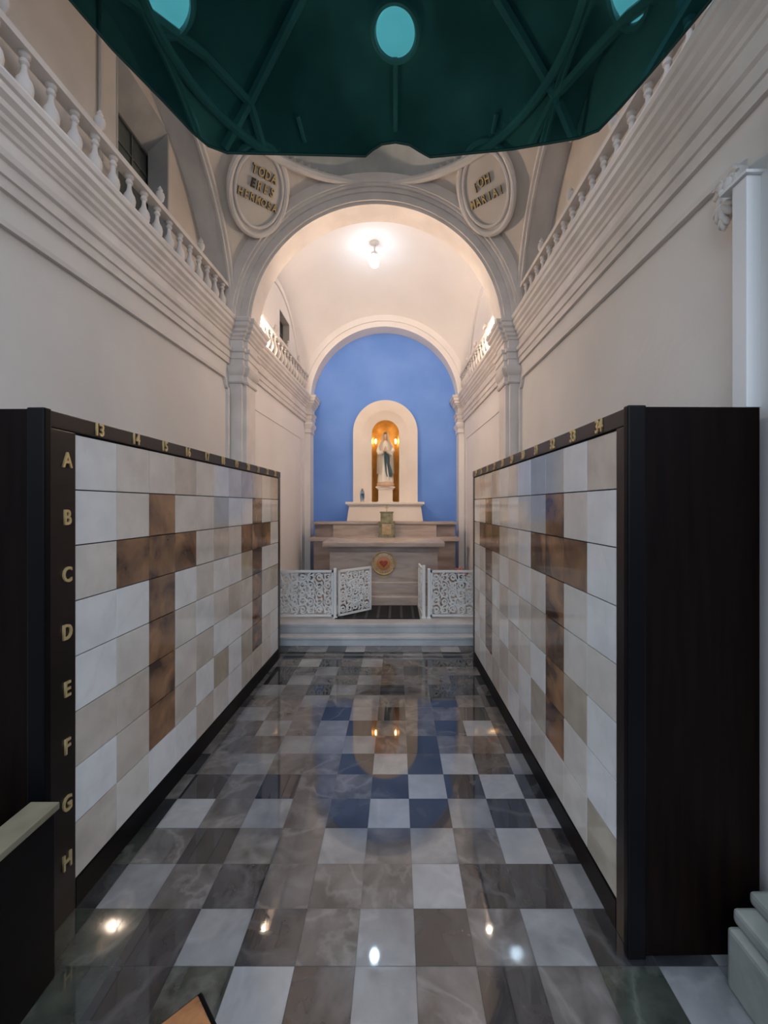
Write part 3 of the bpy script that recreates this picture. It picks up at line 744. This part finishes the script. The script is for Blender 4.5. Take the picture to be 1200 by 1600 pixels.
st2 = figure('small_figurine', 'small pale blue robed figurine on the cream ledge left of the niche', (NX-.405,7.53,EYE+.0665), .25, mat('pale_blue_robe', (.28,.42,.55,1), .5), mat('figurine_blue', (.12,.25,.42,1), .5))
# flower pot at the right behind the fence
fl = thing('flower_pot', 'small pot of pink flowers behind the right railing beside the wall', 'flowers', (.84,5.55,.2015))
bm = NB(); lathe(bm, [(.05,0),(.07,.02),(.08,.16),(.085,.18)], seg=16); lathe(bm, [(.03,.17),(.02,.36)], seg=8); link('pot', bm, mat('pot_white', (.6,.58,.55,1), .5), fl, smooth=30)
bm = NB()
for k in range(26):
    a = random.random()*2*PI; r_ = random.random()*.07; z = .40+random.random()*.09; sphere(bm, (r_*math.cos(a), r_*math.sin(a), z), .022, 8)
link('blossoms', bm, flower_m, fl, smooth=True)
bm = NB()
for k in range(24):
    a = random.random()*2*PI; tube(bm, [(0,0,.2),(.05*math.cos(a), .05*math.sin(a), .32),(.095*math.cos(a), .095*math.sin(a), .37+random.random()*.08)], [.004,.012,.002], 5)
link('leaves', bm, leaf_m, fl)

# columbarium cabinets -----------------------------------------------------------
LM = ['wccbcwcbbcb', 'wcXccgwwXwc', 'cXXXcbcXXXw', 'wwXwcwwtXww', 'wcXcwcbbXbt', 'bbXcbwwcXww', 'wbXbwtwtXcw', 'bcwwbcwbbcw']
RM = ['bwggwcwccbc', 'wcXgcwcwXcw', 'wXXXwcbXXXc', 'wcXcwcwbXcw', 'ccXbcwcwXcw', 'wtXwcbwcXwc', 'wcXtwcbcXcw', 'tccbcwcbcwc']
def cabinet(s, x0f, x1f, y0, yp0, label, mp, numerals, letters, depth):
    """front face runs from x0f at the near end to x1f at the far end; s=+1: front faces +x (left cabinet)"""
    PW = .235; NC = 11; y1p = yp0+PW*NC; y1 = y1p+.06
    zt = EYE+.335; pt = EYE+.27; pb = EYE-1.415; rh = (pt-pb)/8
    ang = math.atan2(x1f-x0f, y1-y0)
    t = thing('columbarium_cabinet', label, 'cabinet', (x0f,y0,0), -ang)
    L_ = (y1-y0)/math.cos(ang); p0 = yp0-y0; p1 = y1p-y0
    def b(bm, d0, d1, a0, a1, z0, z1, bev=0):   # d: distance behind the front face
        xs = sorted((-s*d0, -s*d1)); box(bm, xs[0], xs[1], a0, a1, z0, z1, bev)
    bm = NB(); b(bm, .03, depth, 0, L_, .0, zt-.001, .004); link('carcass', bm, wood, t)
    bm = NB(); b(bm, 0, .03, 0, L_, pt+.006, zt, .003); link('top_rail', bm, wood_face, t)
    bm = NB(); b(bm, .002, .03, 0, p0, .0, pt+.004, .003); link('near_stile', bm, wood_face, t)
    bm = NB(); b(bm, .002, .03, p1, L_, .0, pt+.004, .003); link('far_stile', bm, wood_face, t)
    bm = NB(); b(bm, .0, .03, p0, p1, .0, pb-.002, .002); link('plinth_rail', bm, black_m, t)
    bm = NB(); b(bm, -.012, .05, -.012, .02, 0.0, zt+.002, .006); link('corner_strip', bm, black_m, t)
    bm = NB(); b(bm, .024, .031, p0, p1, pb-.004, pt+.006); link('backing', bm, joint_m, t)
    g = .0022
    for r_ in range(8):
        for c in range(NC):
            a0 = p0+c*PW; z1 = pt-r_*rh
            bm = NB(); k = mp[r_][c]
            b(bm, .006, .0235, a0+g*.55, a0+PW-g*.55, z1-rh+g, z1-g, .0012)
            o = link('niche_panel', bm, PM[k], t)
            if k == 'X': o['label'] = 'brown onyx panel'
    nrm = (s,0,0)
    for i, ch in enumerate(letters):
        text('row_letter', ch, .078, frame((s*.001, p0*.70, pt-(i+.5)*rh), nrm) @ Matrix.Diagonal((.8,1,1,1)), gold, t, extrude=.003, bold=.02)
    for i, nn in enumerate(numerals):
        text('column_number', nn, .07, frame((s*.003, p0+PW*(i+.5), (pt+zt)/2+.002), nrm) @ Matrix.Diagonal((.8,1,1,1)), gold, t, extrude=.003, bold=.022)
    return t
cabinet(1, -1.215, -1.165, 1.46, 1.605, 'dark wood columbarium on the left, marble doors, two brown crosses, frame lettered A to H', LM, [str(k) for k in range(13,24)], 'ABCDEFGH', .50)
cabinet(-1, .785, .745, 1.43, 1.52, 'dark wood columbarium on the right wall, glossy marble doors with two brown crosses', RM, [str(k) for k in range(34,23,-1)], '', .445)

# right pier, vertical frame strip and base mouldings --------------------------------
bm = NB(); box(bm, 1.235, 1.34, 1.0, 1.385, 0, 1.45+EYE); box(bm, 1.276, 1.34, 1.385, 1.60, 0, 1.16+EYE); struct('wall_pier_right', bm, plaster)
bm = NB()
for (x, y1, z0, z1) in ((1.045,1.345,0,.19),(1.075,1.36,.19,.235),(1.14,1.375,.235,.275)): box(bm, x, 1.3, 1.0, y1, z0, z1, .012)
struct('trim_%d' % n, bm, plinth_m, label='stepped pale stone base of the right pier'); n += 1
bm = NB(); box(bm, 1.226, 1.34, 1.487, 1.552, EYE+.345, EYE+1.16, .003); box(bm, 1.215, 1.34, 1.475, 1.60, EYE+1.16, EYE+1.172, .002)
fr = struct('trim_%d' % n, bm, strip_m, label='pale vertical frame moulding above the right columbarium'); n += 1
bm = NB()
cx, cy, cz = 1.272, 1.645, EYE+1.19
def petal(dy, dz, ang, ln, wd, th=.014):
    M = Matrix.Translation((cx-.004, cy+dy+math.cos(ang)*ln*.8, cz+dz+math.sin(ang)*ln*.8)) @ Matrix.Rotation(ang, 4, 'X') @ Matrix.Diagonal((th, ln, wd, 1))
    bmesh.ops.create_uvsphere(bm, u_segments=12, v_segments=8, radius=1, matrix=M)
for k in range(6): petal(0, .02, 2*PI*k/6+.2, .030, .017)
sphere(bm, (cx-.014, cy, cz+.02), .014, 10)
for k, an in enumerate((-150,-120,-90,-60,-30)): petal(0, -.02, math.radians(an), .045-.006*abs(k-2), .015, .018)
for k, an in enumerate((-115,-90,-65)): petal(0, -.07, math.radians(an), .032-.006*abs(k-1), .011, .015)
for sg in (-1,1): tube(bm, [(cx, cy+sg*(.03+.03*math.cos(t)*(1-t/9)), cz+.065+.022*math.sin(t)*(1-t/9)) for t in [k_*.45 for k_ in range(15)]], .007, 6)
box(bm, cx-.002, cx+.05, cy-.055, cy+.055, cz-.055, cz+.09, .01)
o = link('scroll_ornament', bm, moulding_m, fr, smooth=True)

# kneeler, marble topped stool at the near left ------------------------------------------
kn = thing('kneeler', 'dark wooden bench end with a beige top board, before the left columbarium', 'bench', (-1.14,1.02,0))
bm = NB(); box(bm, -.05, .045, -.42, .36, .535, .558, .004); link('top_board', bm, beige_pad, kn)
bm = NB(); box(bm, -.045, .038, -.41, .35, .0, .535, .006); link('side_panel', bm, black_m, kn)
bm = NB(); box(bm, -.55, -.047, -.38, .0, .40, .43, .006); box(bm, -.55, -.047, .26, .32, .06, .50, .006); link('seat', bm, black_m, kn)
stl = thing('marble_topped_stool', 'low black stool with a brown onyx top, its corner just in frame at bottom left', 'stool', (-.475,.79,0), PI/4)
bm = NB(); box(bm, -.158, .158, -.158, .158, 0, .328, .004); link('stool_body', bm, black_m, stl)
bm = NB(); box(bm, -.172, .172, -.172, .172, .328, .338, .003); link('black_rim', bm, black_m, stl)
bm = NB(); box(bm, -.158, .158, -.158, .158, .338, .352, .003); link('stone_top', bm, brown_mar, stl)

# lamps ------------------------------------------------------------------------------
def P(px, py, D): return ((px-620)/F*D, D, EYE+(790-py)/F*D)
bx, by, bz = P(585, 410, 6.24)
def sail_z(x, y, cx, cy, a, b_): return SPR+math.sqrt(a*a+b_*b_-(x-cx)**2-(y-cy)**2)
cz = sail_z(bx, by, C0, CCY, CA, CB)
bl = thing('ceiling_bulb', 'bright cool white bulb hanging from the chancel vault', 'lamp', (bx,by,cz))
bm = NB(); lathe(bm, [(.07,.01),(.07,-.012),(.045,-.03),(.012,-.04),(.012,bz-cz+.16),(.05,bz-cz+.14),(.055,bz-cz+.10),(.03,bz-cz+.09),(.03,bz-cz+.06)], seg=20); link('holder', bm, lampcap, bl, smooth=30)
bm = NB(); sphere(bm, (0,0,bz-cz), .068, 16, (1,1,1.15)); link('bulb', bm, bulb_m, bl, smooth=True)
for (px, py, D, lab, s) in ((409,522,5.05,'warm glowing lamp on the left chancel cornice', 1.0), (766,522,5.05,'warm glowing lamp on the right chancel cornice', .8)):
    x, y, z = P(px, py, D)
    lt = thing('cornice_lamp', lab, 'lamp', (x,y,TOP))
    zz = z-TOP
    bm = NB(); lathe(bm, [(.035,0),(.035,.012),(.014,.02),(.014,max(.03,zz-.05))], seg=14); link('base', bm, lampcap, lt, smooth=30)
    bm = NB(); sphere(bm, (0,0,zz), .036*s, 14, (1,1,1.35)); link('bulb', bm, warm_m, lt, smooth=True)
for sx in (-1,1):
    lt = thing('niche_lamp', 'small warm lamp behind the statue at the %s side of the golden niche' % ('left' if sx < 0 else 'right'), 'lamp', (NX+sx*.185,NY+.12,EYE+1.20))
    bm = NB(); sphere(bm, (0,0,.0), .018, 10, (1,1,2.2)); link('bulb', bm, spot_m, lt, smooth=True)
    bm = NB(); box(bm, -.012, .012, .012, .045, -.05, .05); link('bracket', bm, lampcap, lt)

# daylight from the church behind the photographer, entering the open end -----------------
wd = bpy.data.worlds.new('world'); bpy.context.scene.world = wd; wd.use_nodes = True
wd.node_tree.nodes['Background'].inputs[0].default_value = (.66,.80,1,1)
wd.node_tree.nodes['Background'].inputs[1].default_value = .86
_n = wd.node_tree.nodes; _l = wd.node_tree.links
_t = _n.new('ShaderNodeTexCoord'); _s = _n.new('ShaderNodeSeparateXYZ'); _r = _n.new('ShaderNodeValToRGB')
_l.new(_t.outputs['Generated'], _s.inputs[0]); _l.new(_s.outputs['Z'], _r.inputs[0]); _l.new(_r.outputs[0], _n['Background'].inputs[0])
_r.color_ramp.elements[0].position = .0; _r.color_ramp.elements[0].color = (.06,.07,.08,1)
_r.color_ramp.elements[1].position = .35; _r.color_ramp.elements[1].color = (.70,.82,1,1)
def area(name, loc, rot, size, sy, power, col):
    l = bpy.data.lights.new(name, 'AREA'); l.shape = 'RECTANGLE'; l.size = size; l.size_y = sy; l.energy = power; l.color = col
    o = bpy.data.objects.new(name, l); COL.objects.link(o); o.location = loc; o.rotation_euler = rot; return o
area('nave_daylight', (0,-2.5,3.2), (math.radians(78),0,0), 3.0, 3.0, 26, (.80,.88,1))
sc = bpy.context.scene
sc.view_settings.view_transform = 'Standard'; sc.view_settings.look = 'None'; sc.view_settings.gamma = 1
sc.view_settings.use_curve_mapping = False; sc.view_settings.exposure = 1.35
